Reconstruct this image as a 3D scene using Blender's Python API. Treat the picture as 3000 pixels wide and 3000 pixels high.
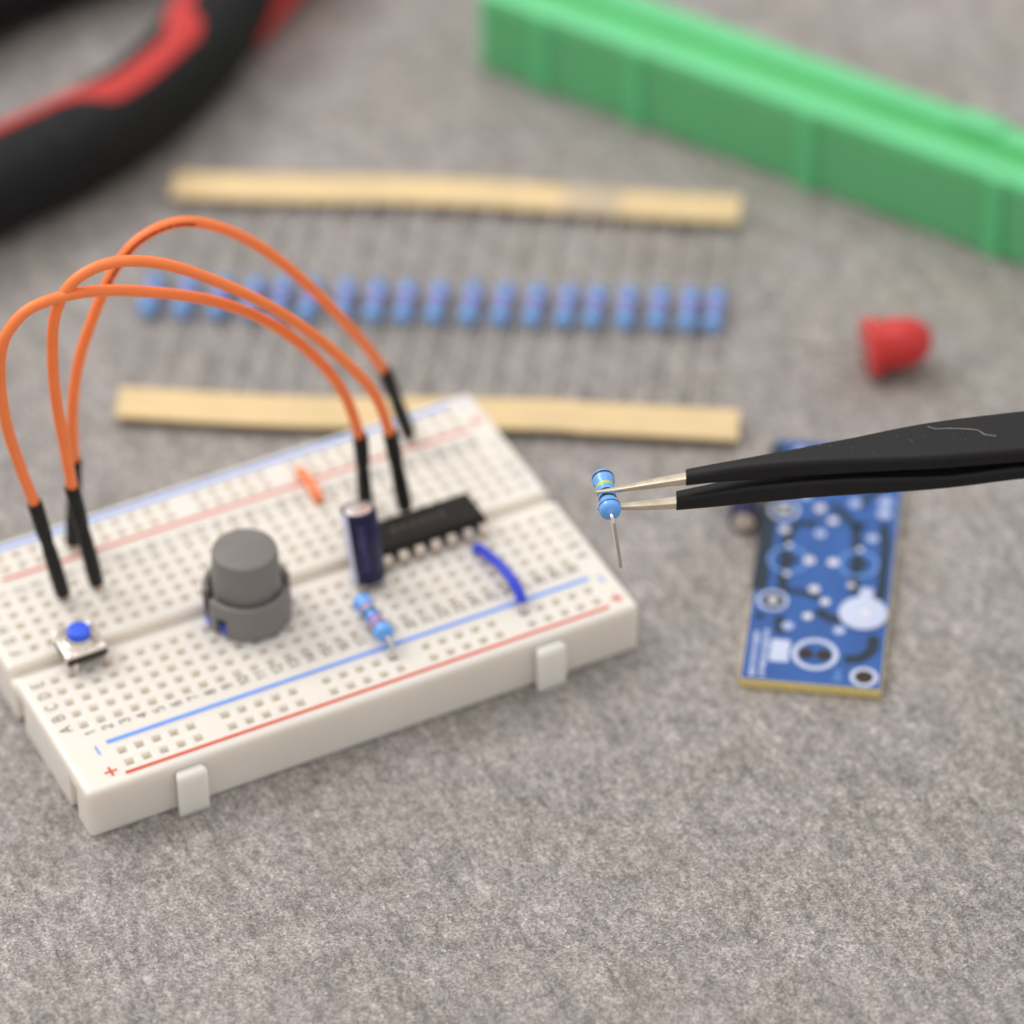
import bpy, bmesh, math, random
from mathutils import Vector, Matrix

for o in list(bpy.data.objects):
    bpy.data.objects.remove(o)
scene = bpy.context.scene
COL = scene.collection
S = 0.001                      # everything below is written in millimetres
random.seed(4)

# ------------------------------------------------------------------ camera
cam_d = bpy.data.cameras.new('camera')
cam = bpy.data.objects.new('camera', cam_d)
COL.objects.link(cam)
scene.camera = cam
right = Vector((0.8926909, -0.4505784, -0.0090624))
down = Vector((-0.2970019, -0.5730614, -0.7638001))
fwd = Vector((0.3389585, 0.6845289, -0.6453893))
cpos = Vector((-184.477, -444.159, 426.330)) * S
m = Matrix((right, -down, -fwd)).transposed().to_4x4()
m.translation = cpos
cam.matrix_world = m
cam_d.sensor_width = 36.0
cam_d.lens = 13223.36 / 3000 * 36.0
cam_d.clip_start = 0.02
cam_d.clip_end = 20.0
cam_d.dof.use_dof = True
cam_d.dof.focus_distance = 0.5955
cam_d.dof.aperture_fstop = 8.9
cam_d.dof.aperture_blades = 0

# ------------------------------------------------------------------ light
world = bpy.data.worlds.new('World')
scene.world = world
world.use_nodes = True
bg = world.node_tree.nodes['Background']
bg.inputs[0].default_value = (1.0, 0.975, 0.96, 1)
bg.inputs[1].default_value = 0.76


def area_light(name, loc, target, size, power, color):
    d = bpy.data.lights.new(name, 'AREA')
    d.shape = 'RECTANGLE'
    d.size, d.size_y = size
    d.energy = power
    d.color = color
    o = bpy.data.objects.new(name, d)
    COL.objects.link(o)
    o.location = loc
    o.rotation_euler = (Vector(target) - Vector(loc)).to_track_quat('-Z', 'Y').to_euler()
    return o


# a big soft window behind and to the left of the work table
area_light('window_light', (-0.48, 0.78, 0.95), (0.02, 0.02, 0.0), (0.75, 0.55), 9.0, (1.0, 0.985, 0.965))

# added overhead fill, lifts top surfaces over sides; stands for ceiling bounce
area_light('overhead_fill', (0.10, 0.25, 1.5), (0.05, 0.02, 0.0), (1.5, 1.5), 5.5, (1.0, 0.98, 0.96))

scene.view_settings.view_transform = 'Standard'
scene.view_settings.look = 'None'
scene.view_settings.exposure = 0.07
scene.view_settings.gamma = 1.0
scene.view_settings.use_curve_mapping = False
scene.render.engine = 'CYCLES'
scene.cycles.use_denoising = True
scene.cycles.max_bounces = 8


# ------------------------------------------------------------------ materials
def new_mat(name):
    mt = bpy.data.materials.new(name)
    mt.use_nodes = True
    nt = mt.node_tree
    return mt, nt, nt.nodes['Principled BSDF']


def lin(r, g, b):
    f = lambda c: (c / 255 / 12.92) if c / 255 <= 0.04045 else ((c / 255 + 0.055) / 1.055) ** 2.4
    return (f(r), f(g), f(b))


def mat(name, color, rough=0.5, metal=0.0, coat=0.0, sss=0.0, sss_mm=1.0, vary=0.12, scale=900.0,
        bump=0.0, bump_scale=4000.0, trans=0.0, spec=0.5, stretch=None):
    mt, nt, b = new_mat(name)
    b.inputs['Base Color'].default_value = (*color, 1)
    b.inputs['Roughness'].default_value = rough
    b.inputs['Metallic'].default_value = metal
    b.inputs['Coat Weight'].default_value = coat
    b.inputs['Coat Roughness'].default_value = 0.15
    b.inputs['Specular IOR Level'].default_value = spec
    b.inputs['Transmission Weight'].default_value = trans
    if sss:
        b.inputs['Subsurface Weight'].default_value = sss
        b.inputs['Subsurface Radius'].default_value = (1.0, 0.86, 0.68)
        b.inputs['Subsurface Scale'].default_value = sss_mm * S
    tc = nt.nodes.new('ShaderNodeTexCoord')
    src = tc.outputs['Object']
    if stretch:
        mp = nt.nodes.new('ShaderNodeMapping')
        mp.inputs['Scale'].default_value = stretch
        nt.links.new(src, mp.inputs['Vector'])
        src = mp.outputs['Vector']
    n = nt.nodes.new('ShaderNodeTexNoise')
    n.inputs['Scale'].default_value = scale
    n.inputs['Detail'].default_value = 4
    nt.links.new(src, n.inputs['Vector'])
    ramp = nt.nodes.new('ShaderNodeMapRange')
    ramp.inputs['From Min'].default_value = 0.3
    ramp.inputs['From Max'].default_value = 0.7
    ramp.inputs['To Min'].default_value = 1 - vary
    ramp.inputs['To Max'].default_value = 1 + vary
    nt.links.new(n.outputs['Fac'], ramp.inputs['Value'])
    mul = nt.nodes.new('ShaderNodeMix')
    mul.data_type = 'RGBA'
    mul.blend_type = 'MULTIPLY'
    mul.inputs[0].default_value = 1.0
    mul.inputs[6].default_value = (*color, 1)
    nt.links.new(ramp.outputs['Result'], mul.inputs[7])
    nt.links.new(mul.outputs[2], b.inputs['Base Color'])
    rr = nt.nodes.new('ShaderNodeMapRange')
    rr.inputs['From Min'].default_value = 0.3
    rr.inputs['From Max'].default_value = 0.7
    rr.inputs['To Min'].default_value = max(0.02, rough * 0.85)
    rr.inputs['To Max'].default_value = min(1, rough * 1.15)
    nt.links.new(n.outputs['Fac'], rr.inputs['Value'])
    nt.links.new(rr.outputs['Result'], b.inputs['Roughness'])
    if bump:
        n2 = nt.nodes.new('ShaderNodeTexNoise')
        n2.inputs['Scale'].default_value = bump_scale
        n2.inputs['Detail'].default_value = 3
        nt.links.new(src, n2.inputs['Vector'])
        bp = nt.nodes.new('ShaderNodeBump')
        bp.inputs['Strength'].default_value = bump
        bp.inputs['Distance'].default_value = 0.0001
        nt.links.new(n2.outputs['Fac'], bp.inputs['Height'])
        nt.links.new(bp.outputs['Normal'], b.inputs['Normal'])
    return mt


def table_material():
    mt, nt, b = new_mat('grey_slate_laminate')
    N, L = nt.nodes.new, nt.links.new
    tc = N('ShaderNodeTexCoord')

    def noise(scale, detail, rough, rot=0.0, sc=(1, 1, 1), dist=0.0):
        mp = N('ShaderNodeMapping')
        mp.inputs['Rotation'].default_value = (0, 0, rot)
        L(tc.outputs['Object'], mp.inputs['Vector'])
        m2 = N('ShaderNodeMapping')
        m2.inputs['Scale'].default_value = sc
        L(mp.outputs['Vector'], m2.inputs['Vector'])
        n = N('ShaderNodeTexNoise')
        n.inputs['Scale'].default_value = scale
        n.inputs['Detail'].default_value = detail
        n.inputs['Roughness'].default_value = rough
        n.inputs['Distortion'].default_value = dist
        L(m2.outputs['Vector'], n.inputs['Vector'])
        return n.outputs['Fac']

    def rng(v, a, c, lo, hi):
        r = N('ShaderNodeMapRange')
        r.inputs['From Min'].default_value = a
        r.inputs['From Max'].default_value = c
        r.inputs['To Min'].default_value = lo
        r.inputs['To Max'].default_value = hi
        L(v, r.inputs['Value'])
        return r.outputs['Result']

    def math_(op, a, c):
        n = N('ShaderNodeMath')
        n.operation = op
        for i, v in enumerate((a, c)):
            if isinstance(v, (int, float)):
                n.inputs[i].default_value = v
            else:
                L(v, n.inputs[i])
        return n.outputs[0]

    def cells(scale, rot, sc):
        mp = N('ShaderNodeMapping')
        mp.inputs['Rotation'].default_value = (0, 0, rot)
        L(tc.outputs['Object'], mp.inputs['Vector'])
        m2 = N('ShaderNodeMapping')
        m2.inputs['Scale'].default_value = sc
        L(mp.outputs['Vector'], m2.inputs['Vector'])
        v = N('ShaderNodeTexVoronoi')
        v.inputs['Scale'].default_value = scale
        L(m2.outputs['Vector'], v.inputs['Vector'])
        sp = N('ShaderNodeSeparateColor')
        L(v.outputs['Color'], sp.inputs['Color'])
        return sp.outputs['Red'], v.outputs['Distance']

    ang = math.radians(-86)
    blotch = rng(noise(30, 3, 0.55), 0.3, 0.7, 0.92, 1.08)
    mid = rng(noise(180, 5, 0.62, ang, (0.8, 1.2, 1)), 0.34, 0.66, 0.80, 1.16)
    mid2 = rng(noise(620, 4, 0.68, ang, (0.75, 1.15, 1)), 0.36, 0.63, 0.68, 1.20)
    streak = rng(noise(300, 4, 0.7, ang, (0.16, 1.7, 1)), 0.36, 0.64, 0.90, 1.06)
    g1, _d = cells(3400, 0.3, (1, 1, 1))
    g2, _d = cells(6200, 1.1, (1, 1, 1))
    grain = math_('MULTIPLY', rng(g1, 0.0, 1.0, 0.62, 1.36), rng(g2, 0.0, 1.0, 0.78, 1.22))
    fleck = rng(noise(420, 4, 0.65, ang, (0.16, 2.4, 1)), 0.60, 0.68, 1.0, 0.72)
    speck = rng(g1, 0.985, 0.995, 0.0, 0.12)
    f = math_('MULTIPLY', blotch, mid)
    f = math_('MULTIPLY', f, streak)
    f = math_('MULTIPLY', f, mid2)
    f = math_('MULTIPLY', f, grain)
    f = math_('MULTIPLY', f, fleck)
    hue = rng(noise(60, 3, 0.5), 0.35, 0.65, 0.0, 1.0)
    mixc = N('ShaderNodeMix')
    mixc.data_type = 'RGBA'
    L(hue, mixc.inputs[0])
    mixc.inputs[6].default_value = (0.325, 0.294, 0.268, 1)
    mixc.inputs[7].default_value = (0.317, 0.289, 0.279, 1)
    mul = N('ShaderNodeMix')
    mul.data_type = 'RGBA'
    mul.blend_type = 'MULTIPLY'
    mul.inputs[0].default_value = 1.0
    L(mixc.outputs[2], mul.inputs[6])
    L(f, mul.inputs[7])
    add = N('ShaderNodeMix')
    add.data_type = 'RGBA'
    add.blend_type = 'ADD'
    add.inputs[0].default_value = 1.0
    L(mul.outputs[2], add.inputs[6])
    L(speck, add.inputs[7])
    L(add.outputs[2], b.inputs['Base Color'])
    L(rng(grain, 0.62, 1.38, 0.62, 0.42), b.inputs['Roughness'])
    bp = N('ShaderNodeBump')
    bp.inputs['Strength'].default_value = 0.35
    bp.inputs['Distance'].default_value = 0.00012
    L(math_('ADD', math_('MULTIPLY', grain, 0.7), streak), bp.inputs['Height'])
    L(bp.outputs['Normal'], b.inputs['Normal'])
    return mt


M = {
    'table': table_material(),
    'board': mat('ivory_abs', (0.80, 0.755, 0.685), 0.42, sss=0.75, sss_mm=2.6, vary=0.015, scale=120),
    'tab': mat('ivory_abs_pale', (0.85, 0.82, 0.75), 0.40, sss=0.7, sss_mm=2.6, vary=0.015, scale=120),
    'ink': mat('grey_print_ink', (0.07, 0.072, 0.055), 0.6, vary=0.3, scale=2500),
    'blue_ink': mat('blue_print_ink', lin(92, 152, 245), 0.5, vary=0.06, scale=1500),
    'red_ink': mat('red_print_ink', lin(214, 84, 56), 0.5, vary=0.06, scale=1500),
    'orange': mat('orange_pvc', lin(252, 132, 66), 0.40, sss=0.2, sss_mm=0.5, vary=0.04, scale=300),
    'wire_ink': mat('brown_wire_print', lin(165, 62, 22), 0.5, vary=0.2),
    'connector': mat('black_heatshrink', (0.006, 0.0055, 0.0055), 0.55, vary=0.2, scale=500, bump=0.1, spec=0.35),
    'steel': mat('tinned_steel', (0.72, 0.66, 0.58), 0.25, metal=1.0, vary=0.08, scale=1500),
    'lead': mat('tinned_lead', (0.70, 0.66, 0.62), 0.22, metal=1.0, vary=0.06, scale=1200),
    'dull_lead': mat('dull_tinned_lead', (0.42, 0.40, 0.38), 0.5, metal=1.0, vary=0.06, scale=1200),
    'pin': mat('tin_pin', (0.86, 0.76, 0.68), 0.38, metal=1.0, vary=0.05),
    'grey': mat('grey_abs', (0.19, 0.178, 0.168), 0.48, vary=0.05, scale=600, bump=0.06),
    'black': mat('black_plastic', (0.014, 0.013, 0.012), 0.45, vary=0.1),
    'ic': mat('ic_epoxy', (0.011, 0.008, 0.007), 0.6, vary=0.15, scale=1500, bump=0.1, spec=0.3),
    'ic_print': mat('ic_print', (0.05, 0.035, 0.025), 0.6),
    'blue_plastic': mat('blue_plastic', lin(52, 96, 235), 0.4, sss=0.1, sss_mm=0.5, vary=0.05),
    'blue_wire': mat('blue_pvc', lin(38, 62, 205), 0.38, vary=0.05),
    'navy': mat('navy_sleeve', (0.010, 0.008, 0.048), 0.3, vary=0.08, spec=0.35),
    'stripe': mat('pale_stripe', lin(205, 206, 236), 0.35, coat=0.1, vary=0.05),
    'sleeve_print': mat('sleeve_print', lin(70, 62, 112), 0.4, vary=0.1),
    'alu': mat('aluminium_top', (0.87, 0.80, 0.78), 0.35, metal=1.0, vary=0.05),
    'res': mat('resistor_lacquer', lin(104, 170, 242), 0.28, coat=0.35, sss=0.1, sss_mm=0.4, vary=0.05, scale=900),
    'res_tape': mat('resistor_lacquer_row', lin(120, 168, 228), 0.35, coat=0.2, vary=0.06, scale=900),
    'b_brown': mat('band_brown', (0.055, 0.012, 0.012), 0.35, vary=0.1),
    'b_black': mat('band_black', (0.012, 0.010, 0.022), 0.35, vary=0.1),
    'b_yellow': mat('band_yellow', lin(192, 206, 40), 0.35, vary=0.08),
    'b_orange': mat('band_orange', lin(205, 110, 85), 0.4, vary=0.1),
    'b_red': mat('band_red', lin(175, 48, 52), 0.35, vary=0.1),
    'b_teal': mat('band_teal', lin(30, 98, 130), 0.35, vary=0.1),
    'b_violet': mat('band_violet', lin(120, 90, 190), 0.35, vary=0.1),
    'paper': mat('kraft_tape', lin(218, 192, 146), 0.75, vary=0.07, scale=160, bump=0.15, bump_scale=1500),
    'splice': mat('splice_tape', lin(196, 176, 150), 0.4, vary=0.1, scale=150),
    'green': mat('green_polypropylene', lin(102, 200, 136), 0.45, sss=0.4, sss_mm=2.5, vary=0.03, scale=80),
    'green_dark': mat('green_polypropylene_groove', lin(90, 190, 98), 0.45, sss=0.2, sss_mm=2.0, vary=0.03, scale=80),
    'green_panel': mat('green_polypropylene_shade_tone', lin(100, 186, 124), 0.45, sss=0.3, sss_mm=2.0, vary=0.03, scale=80),  # darker green paints in the dim interior behind thin plastic
    'fr4': mat('fr4_edge', lin(226, 205, 128), 0.55, vary=0.08, scale=1200),
    'mask': mat('blue_solder_mask', lin(30, 84, 155), 0.35, coat=0.2, vary=0.12, scale=170),
    'mask_dark': mat('bare_laminate', lin(12, 36, 52), 0.4, vary=0.15, scale=500),
    'silk': mat('white_silkscreen', lin(192, 200, 224), 0.6, vary=0.05, scale=1000),
    'silk_pad': mat('tinned_pad', lin(172, 186, 222), 0.45, vary=0.08, scale=1000),
    'silk_blue': mat('thin_silkscreen', lin(96, 140, 205), 0.5, vary=0.08, scale=1000),
    'solder': mat('solder_pad', (0.80, 0.78, 0.82), 0.32, metal=0.55, vary=0.08),
    'hole': mat('drilled_hole', (0.035, 0.022, 0.012), 0.8, vary=0.1),
    'rubber': mat('black_rubber', (0.006, 0.0058, 0.006), 0.7, vary=0.15, scale=300, bump=0.15, spec=0.3),
    'rubber_red': mat('red_rubber', lin(188, 44, 40), 0.6, vary=0.05, scale=300),
    'led': mat('red_epoxy', (0.60, 0.010, 0.008), 0.14, sss=0.2, sss_mm=2.0, coat=0.4, vary=0.04, scale=200),
    'coat': mat('black_vinyl_coat', (0.0075, 0.0066, 0.007), 0.5, vary=0.2, scale=900, bump=0.22, bump_scale=2600, spec=0.3),
    'tip': mat('nickel_tip', (0.70, 0.62, 0.48), 0.30, metal=1.0, vary=0.14, scale=700, stretch=(0.5, 0.5, 2)),
    'dust': mat('pale_dust', (0.55, 0.53, 0.50), 0.8),
    'jaw': mat('steel_jaw', (0.42, 0.42, 0.43), 0.35, metal=1.0),
}


# ------------------------------------------------------------------ helpers (mm in, metres out)
def mesh_of(geo, name='mesh', smooth=True, sharp=38):
    v, f = geo
    me = bpy.data.meshes.new(name)
    me.from_pydata([(a * S, b * S, c * S) for a, b, c in v], [], f)
    bm = bmesh.new()
    bm.from_mesh(me)
    bmesh.ops.recalc_face_normals(bm, faces=bm.faces)
    bm.to_mesh(me)
    bm.free()
    if smooth:
        me.polygons.foreach_set('use_smooth', [True] * len(me.polygons))
        me.set_sharp_from_angle(angle=math.radians(sharp))
    me.update()
    return me


def put(name, me, material, parent=None, loc=None):
    if not me.materials:
        me.materials.append(M[material])
    o = bpy.data.objects.new(name, me)
    COL.objects.link(o)
    if parent:
        o.parent = parent
    if loc:
        o.location = Vector(loc) * S
    return o


def add(name, geo, material, parent=None, loc=None, smooth=True, sharp=38):
    return put(name, mesh_of(geo, name, smooth, sharp), material, parent, loc)


def tag(o, label, cat, group=None):
    o['label'] = label
    o['category'] = cat
    if group:
        o['group'] = group
    return o


def thing(name, label, cat, loc=(0, 0, 0), group=None, axes=None):
    o = bpy.data.objects.new(name, None)
    o.empty_display_size = 0.003
    COL.objects.link(o)
    mw = Matrix.Identity(4)
    if axes:
        mw = Matrix(axes).transposed().to_4x4()
    mw.translation = Vector(loc) * S
    o.matrix_world = mw
    return tag(o, label, cat, group)


def join(*geos):
    V, F = [], []
    for v, f in geos:
        k = len(V)
        V += list(v)
        F += [tuple(i + k for i in q) for q in f]
    return V, F


def shift(geo, d):
    return [(a + d[0], b + d[1], c + d[2]) for a, b, c in geo[0]], geo[1]


def xform(geo, mx):
    return [tuple(mx @ Vector(p)) for p in geo[0]], geo[1]


def box(x0, x1, y0, y1, z0, z1, bev=0.0, seg=2):
    bm = bmesh.new()
    bmesh.ops.create_cube(bm, size=1)
    for v in bm.verts:
        v.co = Vector((x0 + (v.co.x + .5) * (x1 - x0), y0 + (v.co.y + .5) * (y1 - y0), z0 + (v.co.z + .5) * (z1 - z0)))
    if bev:
        bmesh.ops.bevel(bm, geom=bm.edges[:], offset=bev, segments=seg, affect='EDGES', profile=0.5)
    bm.verts.index_update()
    r = [tuple(v.co) for v in bm.verts], [tuple(v.index for v in f.verts) for f in bm.faces]
    bm.free()
    return r


def lathe(prof, n=32, a0=0.0, a1=2 * math.pi):
    """profile of (radius, z) turned about z"""
    full = abs(a1 - a0 - 2 * math.pi) < 1e-6
    k = n if full else n + 1
    V, F = [], []
    for r, z in prof:
        for i in range(k):
            a = a0 + (a1 - a0) * i / n
            V.append((r * math.cos(a), r * math.sin(a), z))
    for j in range(len(prof) - 1):
        for i in range(n):
            i2 = (i + 1) % k if full else i + 1
            F.append((j * k + i, j * k + i2, (j + 1) * k + i2, (j + 1) * k + i))
    if full:
        if prof[0][0] > 1e-6:
            F.append(tuple(range(k))[::-1])
        if prof[-1][0] > 1e-6:
            F.append(tuple((len(prof) - 1) * k + i for i in range(k)))
    return V, F


def along_x(geo):
    return [(z, x, y) for x, y, z in geo[0]], geo[1]


def crom(p, k=8):
    P = [Vector(q) for q in p]
    P = [2 * P[0] - P[1]] + P + [2 * P[-1] - P[-2]]
    out = []
    for i in range(1, len(P) - 2):
        for j in range(k):
            t = j / k
            a, b, c, d = P[i - 1:i + 3]
            out.append(0.5 * ((2 * b) + (-a + c) * t + (2 * a - 5 * b + 4 * c - d) * t * t + (-a + 3 * b - 3 * c + d) * t ** 3))
    out.append(P[-2])
    return out


def tube(pts, r, n=12, cap=True):
    pts = [Vector(p) for p in pts]
    R = r if isinstance(r, (list, tuple)) else [r] * len(pts)
    V, F = [], []
    t0 = (pts[1] - pts[0]).normalized()
    ref = Vector((0, 0, 1)) if abs(t0.z) < 0.9 else Vector((1, 0, 0))
    u = t0.cross(ref).normalized()
    for i, p in enumerate(pts):
        t = (pts[min(i + 1, len(pts) - 1)] - pts[max(i - 1, 0)]).normalized()
        u = (u - t * u.dot(t)).normalized()
        w = t.cross(u)
        for j in range(n):
            a = 2 * math.pi * j / n
            V.append(tuple(p + R[i] * (u * math.cos(a) + w * math.sin(a))))
    for i in range(len(pts) - 1):
        for j in range(n):
            F.append((i * n + j, i * n + (j + 1) % n, (i + 1) * n + (j + 1) % n, (i + 1) * n + j))
    if cap:
        F.append(tuple(range(n))[::-1])
        F.append(tuple((len(pts) - 1) * n + j for j in range(n)))
    return V, F


def loft(rings, cap=True):
    n = len(rings[0])
    V = [tuple(p) for r in rings for p in r]
    F = []
    for i in range(len(rings) - 1):
        for j in range(n):
            F.append((i * n + j, i * n + (j + 1) % n, (i + 1) * n + (j + 1) % n, (i + 1) * n + j))
    if cap:
        F.append(tuple(range(n))[::-1])
        F.append(tuple((len(rings) - 1) * n + j for j in range(n)))
    return V, F


STROKES = {      # single-stroke printing face, unit height, baseline at 0
    '0': [[(.1, .15), (.1, .85), (.25, 1), (.45, 1), (.6, .85), (.6, .15), (.45, 0), (.25, 0), (.1, .15)]],
    '1': [[(.2, .78), (.4, 1), (.4, 0)]],
    '2': [[(.1, .82), (.25, 1), (.48, 1), (.6, .82), (.58, .6), (.1, 0), (.62, 0)]],
    '3': [[(.1, .9), (.25, 1), (.48, 1), (.6, .85), (.58, .65), (.42, .53), (.28, .53)], [(.42, .53), (.6, .4), (.6, .15), (.46, 0), (.22, 0), (.08, .12)]],
    '4': [[(.48, 0), (.48, 1), (.06, .3), (.64, .3)]],
    '5': [[(.58, 1), (.14, 1), (.12, .56), (.3, .62), (.5, .58), (.62, .4), (.6, .15), (.44, 0), (.22, 0), (.08, .12)]],
    '6': [[(.58, .9), (.42, 1), (.24, .95), (.1, .7), (.1, .2), (.24, 0), (.46, 0), (.6, .16), (.6, .4), (.46, .56), (.24, .54), (.1, .38)]],
    '7': [[(.08, 1), (.62, 1), (.3, 0)]],
    '8': [[(.35, .54), (.14, .64), (.12, .86), (.26, 1), (.44, 1), (.58, .86), (.56, .64), (.35, .54), (.1, .38), (.1, .14), (.25, 0), (.46, 0), (.6, .14), (.6, .38), (.35, .54)]],
    '9': [[(.12, .1), (.28, 0), (.46, .05), (.6, .3), (.6, .8), (.46, 1), (.24, 1), (.1, .84), (.1, .6), (.24, .44), (.46, .46), (.6, .62)]],
    'A': [[(.02, 0), (.35, 1), (.68, 0)], [(.14, .34), (.56, .34)]],
    'B': [[(.1, 0), (.1, 1), (.45, 1), (.58, .88), (.58, .66), (.45, .54), (.1, .54)], [(.45, .54), (.64, .4), (.64, .14), (.48, 0), (.1, 0)]],
    'C': [[(.64, .82), (.5, 1), (.24, 1), (.08, .8), (.08, .2), (.24, 0), (.5, 0), (.64, .18)]],
    'D': [[(.1, 0), (.1, 1), (.4, 1), (.62, .78), (.62, .22), (.4, 0), (.1, 0)]],
    'E': [[(.6, 1), (.1, 1), (.1, 0), (.62, 0)], [(.1, .53), (.5, .53)]],
    'F': [[(.6, 1), (.1, 1), (.1, 0)], [(.1, .53), (.5, .53)]],
    'G': [[(.64, .82), (.5, 1), (.24, 1), (.08, .8), (.08, .2), (.24, 0), (.5, 0), (.64, .18), (.64, .46), (.4, .46)]],
    'H': [[(.1, 0), (.1, 1)], [(.62, 0), (.62, 1)], [(.1, .53), (.62, .53)]],
    'I': [[(.35, 0), (.35, 1)]],
    'J': [[(.56, 1), (.56, .2), (.42, 0), (.22, 0), (.08, .2)]],
}
_text = {}


def text_mesh(txt, size, material, stroke):
    key = (txt, size, material)
    if key in _text:
        return _text[key]
    parts = []
    total = len(txt) * .7 - .0
    for ci, ch in enumerate(txt):
        for pl_ in STROKES[ch]:
            for k, ((xa, ya), (xb, yb)) in enumerate(zip(pl_, pl_[1:])):
                a_ = Vector(((xa + ci * .7 - total / 2) * size, (ya - .5) * size, 0))
                b_ = Vector(((xb + ci * .7 - total / 2) * size, (yb - .5) * size, 0))
                t = (b_ - a_).normalized() * stroke * .5
                n_ = Vector((-t.y, t.x, 0))
                z = Vector((0, 0, .0006 * k))
                q = [a_ - t * .6 - n_ + z, b_ + t * .6 - n_ + z, b_ + t * .6 + n_ + z, a_ - t * .6 + n_ + z]
                parts.append(([tuple(p) for p in q], [(0, 1, 2, 3)]))
    me = mesh_of(join(*parts), 'print', False)
    me.materials.append(M[material])
    _text[key] = me
    return me


# ------------------------------------------------------------------ table
tb = add('table_top', ([(-700, -600, 0), (800, -600, 0), (800, 900, 0), (-700, 900, 0)], [(0, 1, 2, 3)]), 'table', smooth=False)
tb['kind'] = 'structure'

# ------------------------------------------------------------------ breadboard
H = 8.27
P = 2.54
LX, WY = 83.7, 53.9
colx = lambda c: (c - 15.5) * P
railx = lambda i: 1.42 + (i - 15) * P
ROW = {k: (-3.81 - P * (4 - i)) for i, k in enumerate('ABCDE')}
ROW.update({k: (3.81 + P * i) for i, k in enumerate('FGHIJ')})
RAIL_I, RAIL_O = 20.96, 23.50
rail_idx = [i for i in range(1, 30) if i % 6]

bb = thing('breadboard', 'ivory solderless breadboard with rows of square holes and red and blue rail lines', 'breadboard')


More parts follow.
